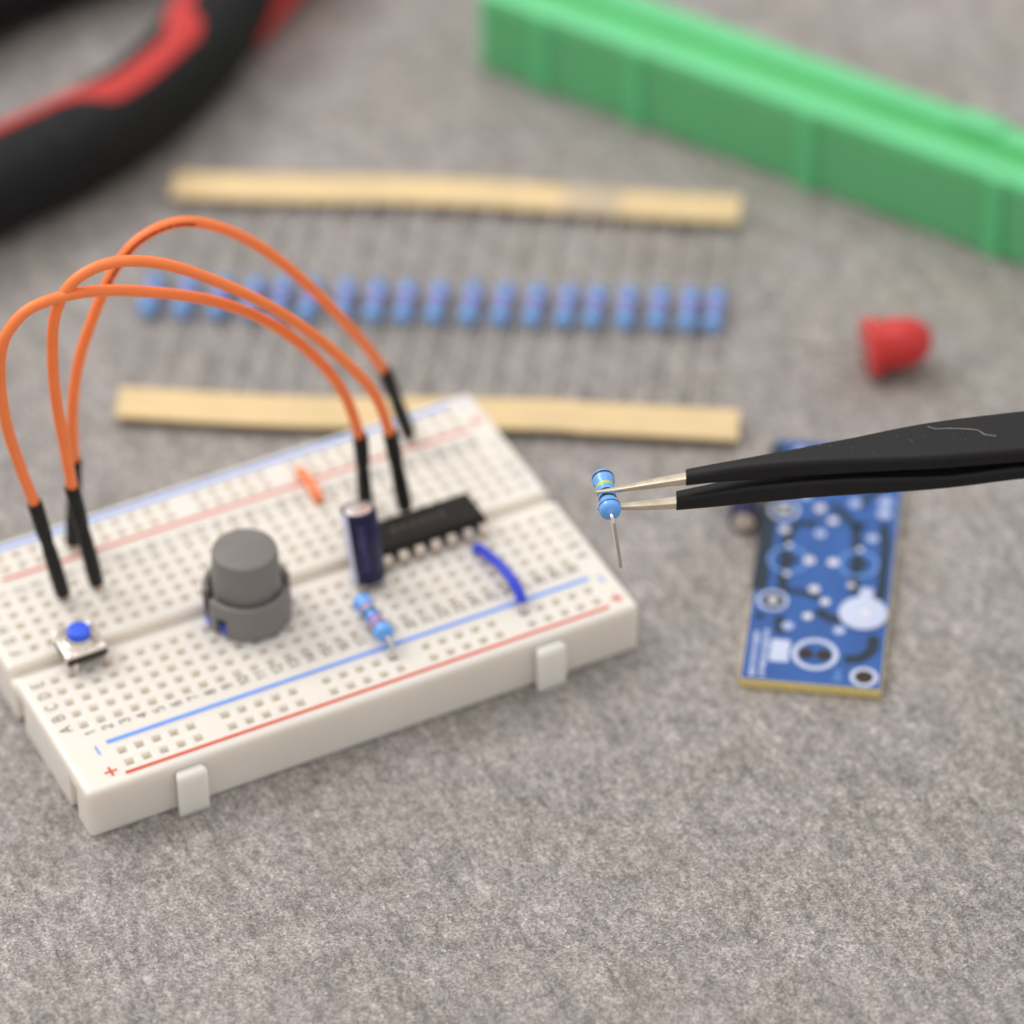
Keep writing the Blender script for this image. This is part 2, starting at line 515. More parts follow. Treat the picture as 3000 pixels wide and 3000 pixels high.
def breadboard_body():
    V, F = [], []

    def quad(a, b, c, d):
        k = len(V)
        V.extend([a, b, c, d])
        F.append((k, k + 1, k + 2, k + 3))
    rad = 0.75
    X0, X1 = -LX / 2 + rad, LX / 2 - rad
    Y0, Y1 = -WY / 2 + rad, WY / 2 - rad
    gw = 1.5
    rows = []
    for k in 'ABCDEFGHIJ':
        rows.append((ROW[k], [colx(c) for c in range(1, 31)]))
    for y in (-RAIL_I, -RAIL_O, RAIL_I, RAIL_O):
        rows.append((y, [railx(i) for i in rail_idx]))
    rows.sort()
    hw = 0.74
    ycur = Y0
    bands = []
    for y, xs in rows:
        if ycur < -gw and y > gw:
            bands.append((ycur, -gw, None))
            ycur = gw
        bands.append((ycur, y - hw, None))
        bands.append((y - hw, y + hw, xs))
        ycur = y + hw
    bands.append((ycur, Y1, None))
    for a, b, xs in bands:
        if xs is None:
            quad((X0, a, H), (X1, a, H), (X1, b, H), (X0, b, H))
            continue
        xc = X0
        for x in xs:
            quad((xc, a, H), (x - hw, a, H), (x - hw, b, H), (xc, b, H))
            xc = x + hw
            y = (a + b) / 2
            prev = [(x - hw, a, H), (x + hw, a, H), (x + hw, b, H), (x - hw, b, H)]
            for q, z in ((0.66, H - 0.08), (0.56, H - 0.5), (0.53, H - 0.95)):
                cur = [(x - q, y - q, z), (x + q, y - q, z), (x + q, y + q, z), (x - q, y + q, z)]
                for j in range(4):
                    quad(prev[j], prev[(j + 1) % 4], cur[(j + 1) % 4], cur[j])
                prev = cur
            quad(*prev)
        quad((xc, a, H), (X1, a, H), (X1, b, H), (xc, b, H))
    # centre channel
    gp = [(-gw, H), (-gw + .12, H - .12), (-1.15, H - 1.5), (1.15, H - 1.5), (gw - .12, H - .12), (gw, H)]
    for (ya, za), (yb, zb) in zip(gp, gp[1:]):
        quad((X0, ya, za), (X1, ya, za), (X1, yb, zb), (X0, yb, zb))
    # rounded rim and walls; the walls of the short ends carry dovetail slots
    def drop(y):
        ay = abs(y)
        return 1.5 if ay <= 1.151 else (0.12 if ay < gw - .05 else 0.0)
    per = []                      # x, y, nx, ny, drop at the top, inset below the lip
    ey = [(Y0, 0), (-gw, 0), (-gw + .12, 0), (-1.15, 0), (1.15, 0), (gw - .12, 0), (gw, 0), (Y1, 0)]
    slots = [(-2.2, 3.6), (-21.4, 3.2), (21.4, 3.2)]
    el = list(ey)
    for yc, w in slots:
        el += [(yc - w / 2, 0), (yc - w / 2 + .01, 1), (yc + w / 2 - .01, 1), (yc + w / 2, 0)]
    el = sorted(el)
    el = [(y, 1 if any(abs(y - yc) < w / 2 - .002 for yc, w in slots) else 0) for y, i in el]
    for i in range(20):
        per.append((X0 + (X1 - X0) * i / 20, Y0, 0, -1, 0, 0))
    for k in range(4):
        a = math.radians(-90 + 90 * k / 4)
        per.append((X1, Y0, math.cos(a), math.sin(a), 0, 0))
    for y, i in ey:
        per.append((X1, y, 1, 0, drop(y), 0))
    for k in range(1, 4):
        a = math.radians(90 * k / 4)
        per.append((X1, Y1, math.cos(a), math.sin(a), 0, 0))
    for i in range(20, -1, -1):
        per.append((X0 + (X1 - X0) * i / 20, Y1, 0, 1, 0, 0))
    for k in range(1, 4):
        a = math.radians(90 + 90 * k / 4)
        per.append((X0, Y1, math.cos(a), math.sin(a), 0, 0))
    for y, i in el[::-1]:
        per.append((X0, y, -1, 0, drop(y), i))
    for k in range(1, 4):
        a = math.radians(180 + 90 * k / 4)
        per.append((X0, Y0, math.cos(a), math.sin(a), 0, 0))
    rings = []
    for k in range(5):
        a = math.radians(90 * k / 4)
        t, dz = rad * math.sin(a), rad * (1 - math.cos(a))
        rings.append([(x + nx * t, y + ny * t, H - dz - dr) for x, y, nx, ny, dr, ii in per])
    for z, t, fi in ((H - 2.4, rad, 0), (H - 2.4, rad, 1), (1.0, rad, 1), (.3, rad - .1, 1), (.03, rad - .45, 1)):
        rings.append([(x + nx * t + ii * fi * 1.0, y + ny * t, z) for x, y, nx, ny, dr, ii in per])
    ring_geo = loft(rings, cap=False)
    return join((V, F), ring_geo)


body = add('body', breadboard_body(), 'board', bb, sharp=30)
for cx in (-27.2, 27.3):
    # dovetail tab: wider at the outside than at the root
    bm_top, bm_bot = 7.1, 0.05
    y0, y1 = -WY / 2 + 0.05, -WY / 2 - 1.75
    rings = []
    for z, k in ((bm_bot, 0), (bm_top - .7, 0), (bm_top - .2, .22), (bm_top, .7)):
        ww = 2.25 - k * .35
        rings.append([(cx - ww + .45, y0, z), (cx - ww, y1 + k + .25, z), (cx - ww + .3, y1 + k, z), (cx + ww - .3, y1 + k, z), (cx + ww, y1 + k + .25, z), (cx + ww - .45, y0, z)])
    add('tab', loft(rings), 'board', bb, sharp=50)


def flat(x0, x1, y0, y1, z):
    return box(x0, x1, y0, y1, z, z + 0.03)


EPS = 0.012
for y, x0, x1, mt in ((-18.62, -35.5, 38.1, 'blue_ink'), (-25.35, -35.5, 37.9, 'red_ink'), (19.0, -35.6, 38.0, 'red_ink'), (25.5, -35.6, 38.0, 'blue_ink')):
    wl = 0.62 if mt == 'blue_ink' else 0.56
    add('rail_line', flat(x0, x1, y - wl / 2, y + wl / 2, H + EPS), mt, bb, smooth=False)
for sx in (-37.2, 39.7):
    for y in (-24.2, 20.2):
        g = join(flat(sx - .9, sx + .9, y - .16, y + .16, H + EPS), flat(sx - .16, sx + .16, y - .9, y + .9, H + EPS + .002))
        add('plus_sign', g, 'red_ink', bb, smooth=False)
    for y in (-19.6, 24.6):
        add('minus_sign', flat(sx - .13, sx + .13, y - .9, y + .9, H + EPS), 'blue_ink', bb, smooth=False)
for k in ROW:
    for sx in (-39.5, 39.6):
        o = put('printed_letter', text_mesh(k, 1.6, 'ink', .17), 'ink', bb, (sx, ROW[k] + .15, H + .03))
        o.rotation_euler.z = math.radians(90)
for c in range(1, 31):
    for y in (-15.85, 16.0):
        o = put('printed_number', text_mesh(str(c), 1.38, 'ink', .17), 'ink', bb, (colx(c) + .1, y, H + .03))
        o.rotation_euler.z = math.radians(90)


# ------------------------------------------------------------------ resistors
def res_profile(L, rb, rw):
    h = L / 2
    return [(0.30, -h - 0.25), (0.45, -h - .05), (rb * .68, -h + .02), (rb * .90, -h + .25), (rb, -h + .7), (rb, -h + 1.35), (rb * .96, -h + 1.75), (rw, -h + 2.35),
            (rw, h - 2.35), (rb * .96, h - 1.75), (rb, h - 1.35), (rb, h - .7), (rb * .90, h - .25), (rb * .68, h - .02), (.45, h + .05), (.30, h + .25)]


def radius_at(prof, z):
    for (r0, z0), (r1, z1) in zip(prof, prof[1:]):
        if z0 <= z <= z1:
            return r0 + (r1 - r0) * (z - z0) / (z1 - z0)
    return prof[0][0]


def fill_resistor(root, L, rb, rw, bands, leads, lead_r, body_mat='res', n=28):
    """parts of a resistor lying along the local x axis"""
    pr = res_profile(L, rb, rw)
    bo = add('body', along_x(lathe(pr, n)), body_mat, root, sharp=60)
    for z, w, mt in bands:
        zs = [z - w / 2 + w * i / 3 for i in range(4)]
        p = [(radius_at(pr, q) + (.018 if 0 < i < 3 else .012), q) for i, q in enumerate(zs)]
        g = lathe(p, n)
        g = (g[0], [f for f in g[1] if len(f) == 4])
        add('colour_band', along_x(g), mt, bo, sharp=60)
    for pts in leads:
        add('lead', tube(crom(pts, 6) if len(pts) > 2 else pts, lead_r, 8), 'lead', root)


# resistor standing across the blue line on the board
rc = (6.45, -14.75, H + 2.45)
r1 = thing('resistor', 'blue banded resistor plugged into the breadboard across the front blue line', 'resistor', rc, axes=((0, -1, 0), (1, 0, 0), (0, 0, 1)))
fill_resistor(r1, 8.6, 1.42, 1.14, [(-1.75, .5, 'b_orange'), (-.65, .75, 'b_teal'), (.5, .45, 'b_violet'), (1.35, .5, 'b_orange'), (2.35, .5, 'b_red')],
              [[(4.2, 0, 0), (4.9, 0, -.1), (5.7, .05, -.7), (6.15, .05, -2.0), (6.2, .05, -5)],
               [(-4.2, 0, 0), (-5.0, 0, -.05), (-5.6, -.05, -.5), (-5.85, -.1, -1.4), (-5.86, -.1, -5)]], 0.28)

# resistor held by the tweezers
RH = Vector((0.8927, -0.4506, 0)).normalized()
AW = Vector((0.4506, 0.8927, 0)).normalized()
UP = Vector((0, 0, 1))
hc = Vector((28.67, -41.79, 44.67))
hx = (-AW * 8 + RH * 1.06).normalized()
hy = UP.cross(hx)
r2 = thing('resistor', 'blue resistor with yellow and dark bands gripped in the tips of the tweezers', 'resistor', hc, axes=(hx, hy, UP))
fill_resistor(r2, 8.0, 1.5, 1.2, [(-3.0, .38, 'b_brown'), (-1.15, .5, 'b_yellow'), (.25, .45, 'b_black'), (1.35, .42, 'b_black'), (2.9, .24, 'b_brown')],
              [[(3.9, 0, 0), (4.6, .03, 0), (5.1, .08, -.3), (5.35, .2, -1.1), (5.42, .5, -3.5), (5.42, .85, -6), (5.4, 1.1, -8.2)],
               [(-3.9, 0, 0), (-4.5, 0, 0), (-4.9, 0, -.3), (-5.1, 0, -1.1), (-5.1, 0, -3.5), (-5.0, 0, -7.5)]], 0.27, n=48)

# the row held between two paper tapes
ORD = ['first', 'second', 'third', 'fourth', 'fifth', 'sixth', 'seventh', 'eighth', 'ninth', 'tenth', 'eleventh', 'twelfth', 'thirteenth',
       'fourteenth', 'fifteenth', 'sixteenth', 'seventeenth', 'eighteenth', 'nineteenth']
rowpos = [(12.44, 78.32), (17.09, 75.65), (21.73, 72.97), (26.05, 70.48), (29.77, 68.34), (33.76, 66.04), (38.39, 63.37), (42.56, 60.97), (46.59, 58.65), (50.80, 56.22),
          (55.37, 53.59), (59.62, 51.14), (63.91, 48.66), (68.15, 46.22), (71.94, 44.04), (76.17, 41.59), (80.41, 39.15), (84.50, 36.79), (87.96, 34.80)]
proto = None
for i, (x, y) in enumerate(rowpos):
    a = math.radians(56.1 - .05 * i + random.uniform(-1.2, 1.2))
    ax = ((math.cos(a), math.sin(a), 0), (-math.sin(a), math.cos(a), 0), (0, 0, 1))
    lab = 'small blue resistor, %s from the left in the taped row' % ORD[i]
    if i == 18:
        lab = 'small blue resistor, last at the right end of the taped row'
    t = thing('resistor', lab, 'resistor', (x, y, 1.66), 'resistors in the taped row', ax)
    if proto is None:
        fill_resistor(t, 8.8, 1.55, 1.25, [(-2.9, .5, 'b_brown'), (-1.1, .5, 'b_violet'), (0.0, .5, 'b_red'), (1.1, .5, 'b_violet'), (2.9, .5, 'b_brown')],
                      [[(4.3, 0, 0), (27.2, 0, 0)], [(-4.3, 0, 0), (-27.2, 0, 0)]], 0.25, 'res_tape', 16)
        proto = t
    else:
        for ch in list(proto.children):
            c = ch.copy()
            COL.objects.link(c)
            c.parent = t
            for g in list(ch.children):
                d = g.copy()
                COL.objects.link(d)
                d.parent = c


def paper_tape(name, label, a, b, w, wave):
    a, b = Vector((*a, 0)), Vector((*b, 0))
    d = (b - a).normalized()
    nrm = Vector((-d.y, d.x, 0))
    rings = []
    n = 40
    for i in range(n + 1):
        t = i / n
        p = a + (b - a) * t + nrm * wave(t)[0]
        z = 1.66 + wave(t)[1]
        rings.append([tuple(p + nrm * (-w / 2) + UP * (z - .24)), tuple(p + nrm * (w / 2) + UP * (z - .24)), tuple(p + nrm * (w / 2) + UP * (z + .24)), tuple(p - nrm * (w / 2) + UP * (z + .24))])
    root = thing(name, label, 'tape', tuple(a))
    g = loft(rings)
    add('strip', shift(g, (-a.x, -a.y, 0)), 'paper', root, sharp=30)
    return root, a, b, d, nrm


ft = paper_tape('paper_tape', 'beige paper tape along the near ends of the resistor row, behind the breadboard', (-2.6, 56.3), (77.6, 8.6), 7.0,
                lambda t: (-.7 * math.sin(t * math.pi * 2.2 - .2) * (1 if t < .75 else .5), 0.0))
rt = paper_tape('paper_tape', 'beige paper tape along the far ends of the resistor row, nearer the pliers', (27.0, 103.5), (104.0, 55.8), 6.8,
                lambda t: (.9 * math.sin(t * math.pi) - .4 * math.sin(t * math.pi * 3), 0.0))
root, a, b, d, nrm = rt
for t0, t1 in ((.69, .79),):
    rings = []
    for i in range(7):
        t = t0 + (t1 - t0) * i / 6
        p = (b - a) * t + nrm * (.9 * math.sin(t * math.pi) - .4 * math.sin(t * math.pi * 3))
        rings.append([tuple(p + nrm * k + UP * z) for k, z in ((-3.5, 1.38), (3.5, 1.38), (3.5, 1.97), (-3.5, 1.97))])
    add('splice_patch', loft(rings), 'splice', root, sharp=30)

# ------------------------------------------------------------------ orange jumper wires
WIRES = [
    ('orange jumper wire with the lowest arch, leftmost of the three long ones', (colx(4), ROW['I']), (colx(22), ROW['H']),
     [(-32.0, 11.6, 26.0), (-33.6, 11.7, 33.6), (-34.9, 11.7, 41.2), (-35.2, 11.8, 48.4), (-34.6, 11.7, 54.2), (-33.0, 11.6, 57.6), (-29.6, 11.5, 60.0), (-23.1, 11.1, 60.3), (-15.7, 10.7, 58.3),
      (-5.4, 10.1, 53.6), (2.8, 9.7, 47.4), (9.5, 9.3, 39.2), (13.9, 9.0, 30.7), (16.1, 8.9, 21.8)]),
    ('orange jumper wire with the middle arch, plugged in behind the chip', (colx(6), ROW['I']), (colx(24), ROW['G']),
     [(-26.4, 11.7, 26.6), (-27.0, 11.7, 35.2), (-27.5, 11.8, 42.6), (-27.5, 11.8, 49.9), (-26.7, 11.7, 56.9), (-24.4, 11.5, 61.5), (-20.5, 11.0, 63.7), (-15.5, 10.5, 63.4), (-9.0, 9.8, 60.4),
      (0.3, 8.7, 53.2), (7.5, 7.9, 45.9), (14.1, 7.2, 37.1), (17.8, 6.8, 30.4), (19.8, 6.6, 22.6)]),
    ('orange jumper wire with the highest arch, rearmost, plugged into the far power rail', (railx(5), RAIL_I), (railx(26), RAIL_I),
     [(-22.6, 21.0, 23.1), (-22.2, 21.0, 32.1), (-20.5, 21.0, 41.0), (-16.9, 21.0, 49.8), (-13.9, 21.0, 55.0), (-10.2, 21.0, 58.3), (-5.0, 21.0, 59.2), (0.4, 21.0, 57.0), (6.5, 21.0, 51.8),
      (12.7, 21.0, 44.1), (18.9, 21.0, 34.6), (23.6, 21.0, 26.4), (25.8, 21.0, 21.7)]),
]
for lab, A, B, pts in WIRES:
    root = thing('jumper_wire', lab, 'jumper wire', (A[0], A[1], H), 'long orange jumper wires')
    o0 = Vector((A[0], A[1], H))
    L = [Vector(p) - o0 for p in pts]
    w = add('wire', tube(crom(L, 10), 0.80, 14), 'orange', root)
    # faint print along the insulation of the arch
    if 'highest' in lab:
        cp = crom(L, 10)
        for k in range(36, 66, 2):
            q = cp[k]
            tdir = (cp[k + 1] - cp[k - 1]).normalized()
            nn = Vector((-.2, -.86, .15)).normalized()
            nn = (nn - tdir * nn.dot(tdir)).normalized()
            c0 = q + nn * .79
            side = tdir.cross(nn)
            ln = random.uniform(.35, .7)
            ring = [c0 - tdir * ln - side * .22, c0 + tdir * ln - side * .22, c0 + tdir * ln + side * .22, c0 - tdir * ln + side * .22]
            add('print_mark', loft([[tuple(r) for r in ring], [tuple(r + nn * .03) for r in ring]]), 'wire_ink', w, smooth=False)
    for foot, top, nxt in ((Vector((A[0], A[1], H)), Vector(pts[0]), Vector(pts[1])), (Vector((B[0], B[1], H)), Vector(pts[-1]), Vector(pts[-2]))):
        f = foot - o0
        tt = top - o0
        up_ = (nxt - top).normalized()
        base = f + (tt - f).normalized() * 0.9
        ctl = [tt + up_ * .9, tt, tt.lerp(base, .28), tt.lerp(base, .42), tt.lerp(base, .5), tt.lerp(base, .75), base]
        rr = [1.06, 1.10, 1.08, .92, 1.02, 1.12, 1.10]
        cp = crom(ctl, 4)
        rs = []
        for i in range(len(cp)):
            q = i / 4
            k = min(int(q), len(rr) - 2)
            rs.append(rr[k] + (rr[k + 1] - rr[k]) * (q - k))
        c = add('connector', tube(cp, rs, 10), 'connector', root)
        add('pin', tube([tuple(base), tuple(f + Vector((0, 0, .1))), tuple(f + Vector((0, 0, -3.8)))], .3, 8), 'pin', c)

# short flat orange wire between the far rail and row J
ow = thing('jumper_wire', 'short orange wire lying flat across the far red line', 'jumper wire', (railx(19), RAIL_I, H))
pts = [(0, 0, -3.5), (0, -.05, .2), (0, -.5, .95), (-.03, -2.6, 1.15), (-.08, -5, 1.05), (-.14, -6.5, .85), (-.15, -6.98, .1), (-.15, -7.0, -3.5)]
add('wire', tube(crom(pts[1:7], 6), .72, 10), 'orange', ow)
add('stripped_end', tube([(0, 0, -3.5), (0, -.03, .25)], .28, 8), 'lead', ow)
add('stripped_end', tube([(-.15, -7.0, -3.5), (-.15, -6.98, .2)], .28, 8), 'lead', ow)

# blue wire from row D to the near rail
bw = thing('jumper_wire', 'short bright blue wire arched from the chip row to the near blue line', 'jumper wire', (colx(26), ROW['D'], H))
ex = railx(25) - colx(26)
ey = -RAIL_I - ROW['D']
pts = [(0, 0, .4), (0, -.4, 1.1), (.1, -3, 1.9), (.35, -7, 2.6), (.5, -10.5, 2.4), (.5, -12.6, 1.6), (ex, ey + 1.1, .9)]
add('wire', tube(crom(pts, 6), .78, 12), 'blue_wire', bw)
add('stripped_end', tube(crom([(ex, ey + 1.3, 1.0), (ex, ey + .5, .6), (ex, ey + .05, -.2), (ex, ey, -3.5)], 4), .3, 8), 'lead', bw)
add('stripped_end', tube([(0, 0, .6), (0, 0, -3.5)], .28, 8), 'lead', bw)

# ------------------------------------------------------------------ chip
ic = thing('chip', 'black sixteen pin chip straddling the centre channel of the breadboard', 'chip', (colx(23.5), 0, H))
hx_, wy_ = 9.6, 3.1
g = loft([[(sx * (hx_ - k), sy * (wy_ - k), z) for sx, sy in ((-1, -1), (1, -1), (1, 1), (-1, 1))] for z, k in ((.45, .25), (1.75, 0), (1.95, 0), (3.15, .28))])
icb = add('body', g, 'ic', ic, smooth=False)
add('notch', shift(lathe([(.0, .0), (.9, .0), (.9, .06), (.8, .08), (0, .08)], 20), (-8.6, 0, 3.12)), 'black', icb)
add('dot_mark', shift(lathe([(0, 0), (.4, 0), (.4, .05), (0, .05)], 14), (-8.2, -1.9, 3.13)), 'ic_print', icb)
for i in range(6):
    add('print_mark', box(-4 + i * 1.5, -3.1 + i * 1.5, -.5, .7, 3.152, 3.17), 'ic_print', icb, smooth=False)
for c in range(20, 28):
    for s in (-1, 1):
        x = colx(c) - colx(23.5)
        ww = .72
        if c in (20, 27):
            xa, xb = (x - .35, x + ww) if c == 20 else (x - ww, x + .35)
        else:
            xa, xb = x - ww, x + ww
        g = join(box(xa, xb, 2.8, 3.75, 1.72, 1.97, .05), box(xa, xb, 3.55, 3.81, .55, 1.96, .06), box(x - .25, x + .25, 3.56, 3.8, -3.6, .6, .03))
        g = ([(p[0], p[1] * s, p[2]) for p in g[0]], g[1])
        add('pin', g, 'pin', ic)

# ------------------------------------------------------------------ capacitor on the board
c0 = Vector((10.25, -5.3, H + .9))
c1 = Vector((10.05, -2.9, H + 12.1))
cz = (c1 - c0).normalized()
cx_ = Vector((-.89, .45, 0))
cx_ = (cx_ - cz * cx_.dot(cz)).normalized()
CAPLEN = (c1 - c0).length


def capacitor(root, rad, ln, stripe_from, stripe_to):
    prof = [(rad * .55, .12), (rad * .80, 0), (rad * .95, .15), (rad, .5), (rad, 1.3), (rad * .95, 1.6), (rad * .95, 1.8), (rad, 2.1), (rad, ln - .5), (rad * .97, ln - .12), (rad * .84, ln), (rad * .80, ln - .12)]
    sl = add('sleeve', lathe(prof, 40), 'navy', root, sharp=60)
    add('top', lathe([(0, ln - .02), (rad * .74, ln - .02), (rad * .82, ln - .10), (rad * .82, ln - .3)], 32), 'alu', root)
    for a in (0, 60, 120):
        mx = Matrix.Rotation(math.radians(a), 3, 'Z')
        add('vent_groove', xform(box(-rad * .6, rad * .6, -.06, .06, ln - .03, ln - .005), mx), 'steel', root, smooth=False)
    p2 = [(r + .02, z) for r, z in prof[2:-2]]
    add('polarity_stripe', lathe(p2, 12, math.radians(stripe_from), math.radians(stripe_to)), 'stripe', sl, sharp=60)
    mid = (stripe_from + stripe_to) / 2
    for k in range(3):
        z = 3 + k * 2.6
        add('minus_mark', lathe([(rad + .035, z), (rad + .035, z + .9)], 4, math.radians(mid - 7), math.radians(mid + 7)), 'navy', sl)
    # blurred lettering down the side
    for col_ in (mid + 84, mid + 160):
        z = 2.6
        while z < ln - 1.6:
            hgt = random.uniform(.35, .8)
            a0 = col_ + random.uniform(-3, 3)
            add('print_mark', lathe([(rad + .02, z), (rad + .02, z + hgt)], 4, math.radians(a0 - 11), math.radians(a0 + 11)), 'sleeve_print', sl)
            z += hgt + random.uniform(.2, .45)


cap = thing('capacitor', 'dark navy capacitor standing beside the chip on the breadboard, silver top', 'capacitor', c0, axes=(cx_, cz.cross(cx_), cz))
capacitor(cap, 2.5, CAPLEN, -32, 54)
iv = cap.matrix_world.inverted()
for c in (19, 20):
    foot = Vector((colx(c), ROW['D'], H - 3.6))
    a = iv @ (foot * S) / S
    b_ = iv @ (Vector((colx(c), ROW['D'], H)) * S) / S
    st = Vector((0, 0, .2)) + (b_ - Vector((0, 0, b_.z))) * .6
    add('leg', tube([tuple(st), tuple(b_), tuple(a)], .25, 8), 'lead', cap)

# ------------------------------------------------------------------ small push button
bt = thing('push_button', 'small square metal push button with a blue plunger, at the left of the breadboard', 'push button', (-31.85, -.9, H))
add('base', box(-3, 3, -3, 3, 1.45, 2.75, .2), 'black', bt)
cv = join(box(-3.05, 3.05, -3.05, 3.05, 2.72, 3.12, .14), shift(lathe([(2.55, 0), (2.45, .25), (2.2, .42), (2.15, .42), (2.0, .9), (1.85, 1.05), (1.72, 1.05), (1.7, .5)], 32), (0, 0, 3.1)))
cvo = add('cover', cv, 'steel', bt, sharp=45)
for sx in (-1, 1):
    for sy in (-1, 1):
        add('rivet', shift(lathe([(.42, 0), (.40, .16), (.2, .3), (0, .33)], 14), (sx * 2.5, sy * 2.5, 3.1)), 'alu', cvo)
        add('side_clip', box(sx * 3.0 - .12, sx * 3.0 + .12, sy * 2.2 - .5, sy * 2.2 + .5, 1.7, 2.95, .05), 'steel', bt)
add('plunger', shift(lathe([(1.62, 0), (1.62, 1.45), (1.5, 1.62), (1.25, 1.68), (0, 1.68)], 32), (0, 0, 3.5)), 'blue_plastic', bt, sharp=45)
for sx in (-1, 1):
    for sy in (-1, 1):
        yy = (ROW['E'] if sy < 0 else ROW['F']) + .9
        xx = (colx(2) if sx < 0 else colx(4)) + 31.85
        xx = xx + (.55 if sx < 0 else 0)
        g = tube(crom([(xx, sy * 2.8, 1.5), (xx, sy * 3.3, 1.5), (xx, yy, .9), (xx, yy, .1), (xx, yy + (-.0), -3.4)], 4), .36, 8)
        add('leg', g, 'pin', bt)

# ------------------------------------------------------------------ grey round key
KC = (-7.6, -3.45, H)
kb = thing('key_switch', 'large grey round push key with a tall cap on the breadboard', 'key switch', KC)
add('cap', lathe([(4.95, 3.2), (4.9, 5.6), (4.6, 11.55), (4.5, 11.85), (4.25, 11.98), (0, 12.0)], 56), 'grey', kb, sharp=45)
# skirt: ring wall with windows on the left and a cut at the right
ro, ri = 6.25, 5.40
dl = math.degrees(math.atan2(.4506, -.8927))      # direction of the picture's left, about 153 deg
V, F = [], []


def wall_seg(a0, a1, z0, z1, n):
    rings = []
    for i in range(n + 1):
        a = math.radians(a0 + (a1 - a0) * i / n)
        c, s = math.cos(a), math.sin(a)
        rings.append([(ro * c, ro * s, z0), (ro * c, ro * s, z1 - .35), ((ro - .1) * c, (ro - .1) * s, z1 - .1), ((ro - .35) * c, (ro - .35) * s, z1), (ri * c, ri * s, z1), (ri * c, ri * s, z0)])
    return loft(rings)


TOPZ = 5.7
segs = []
# angles measured from the picture's left, turning towards the viewer
base_a = dl
segs.append(wall_seg(base_a + 35, base_a + 48, .5, TOPZ, 5))          # post between the two left windows
segs.append(wall_seg(base_a + 65, base_a + 172, .3, TOPZ, 22))       # front
segs.append(wall_seg(base_a + 48.01, base_a + 64.99, 3.5, TOPZ - .002, 3))  # bridge over near window
segs.append(wall_seg(base_a - 26, base_a + 17, 3.6, TOPZ + .3, 8))   # bridge over far window
segs.append(wall_seg(base_a + 198, base_a + 334, .3, TOPZ + .3, 26))      # back
add('skirt', join(*segs), 'grey', kb, sharp=45)
add('switch_base', lathe([(5.36, .3), (5.36, 1.5), (5.3, 1.6), (0, 1.6)], 40), 'blue_plastic', kb, sharp=45)
add('switch_core', lathe([(5.34, 1.58), (5.34, 4.4), (0, 4.4)], 40), 'black', kb, sharp=45)
add('side_insert', lathe([(5.0, 1.7), (6.1, 1.7), (6.1, 3.55), (5.0, 3.55)], 8, math.radians(base_a - 24), math.radians(base_a + 33)), 'black', kb, sharp=45)
add('side_insert', lathe([(5.0, .4), (6.08, .4), (6.08, 1.69), (5.0, 1.69)], 8, math.radians(base_a - 24), math.radians(base_a + 33)), 'blue_plastic', kb, sharp=45)
fa = math.radians(base_a + 112)
dot = add('moulding_dot', lathe([(.45, 0), (.42, .06), (0, .08)], 14), 'grey', kb)
dot.matrix_local = Matrix.Translation(Vector((ro * math.cos(fa), ro * math.sin(fa), 3.1)) * S) @ Vector((math.cos(fa), math.sin(fa), 0)).to_track_quat('Z', 'Y').to_matrix().to_4x4()
for dx, dy in ((-5.08, -2.54), (5.08, -2.54), (-5.08, 2.54), (5.08, 2.54)):
    add('leg', box(dx * .8 - .25, dx * .8 + .25, dy - .1, dy + .1, -3.2, .4, .02), 'lead', kb)

# ------------------------------------------------------------------ circuit board
px = Vector((.824, -.567, 0)).normalized()
py = Vector((.567, .824, 0)).normalized()
pc = thing('circuit_board', 'blue printed circuit board with white rings and drilled holes, under the tweezers', 'circuit board', (50.59, -40.39, 0), axes=(px, py, UP))
PW, PL = 19.75, 53.3
sub = add('substrate', box(0, PW, 0, PL, .02, 1.55, .06, 1), 'fr4', pc, smooth=False)
ZT = 1.56
add('solder_mask', box(.12, PW - .12, .12, PL - .12, 1.52, ZT), 'mask', pc, smooth=False)


def disc(x, y, r, z=0.0, hh=.03, n=28, sx=1.0):
    g = lathe([(0, 0), (r, 0), (r, hh), (0, hh)], n)
    return [(x + a * sx, y + b, ZT + z + c) for a, b, c in g[0]], g[1]


def ringg(x, y, r0, r1, z=0.0, hh=.03, n=36):
    V, F = [], []
    for i in range(n):
        a = 2 * math.pi * i / n
        for r in (r0, r1):
            for q in (0, hh):
                V.append((x + r * math.cos(a), y + r * math.sin(a), ZT + z + q))
    for i in range(n):
        k, l = i * 4, ((i + 1) % n) * 4
        F += [(k + 1, k + 3, l + 3, l + 1), (k, l, l + 2, k + 2), (k, k + 1, l + 1, l), (k + 2, l + 2, l + 3, k + 3)]
    return V, F


def strip(pts, w, z=0.006, hh=.02):
    rings = []
    P_ = crom([(a, b, 0) for a, b in pts], 8) if len(pts) > 2 else [Vector((a, b, 0)) for a, b in pts]
    for i, p in enumerate(P_):
        t = (P_[min(i + 1, len(P_) - 1)] - P_[max(i - 1, 0)]).normalized()
        nn = Vector((-t.y, t.x, 0)) * w / 2
        rings.append([tuple(p - nn + UP * (ZT + z)), tuple(p + nn + UP * (ZT + z)), tuple(p + nn + UP * (ZT + z + hh)), tuple(p - nn + UP * (ZT + z + hh))])
    return loft(rings)


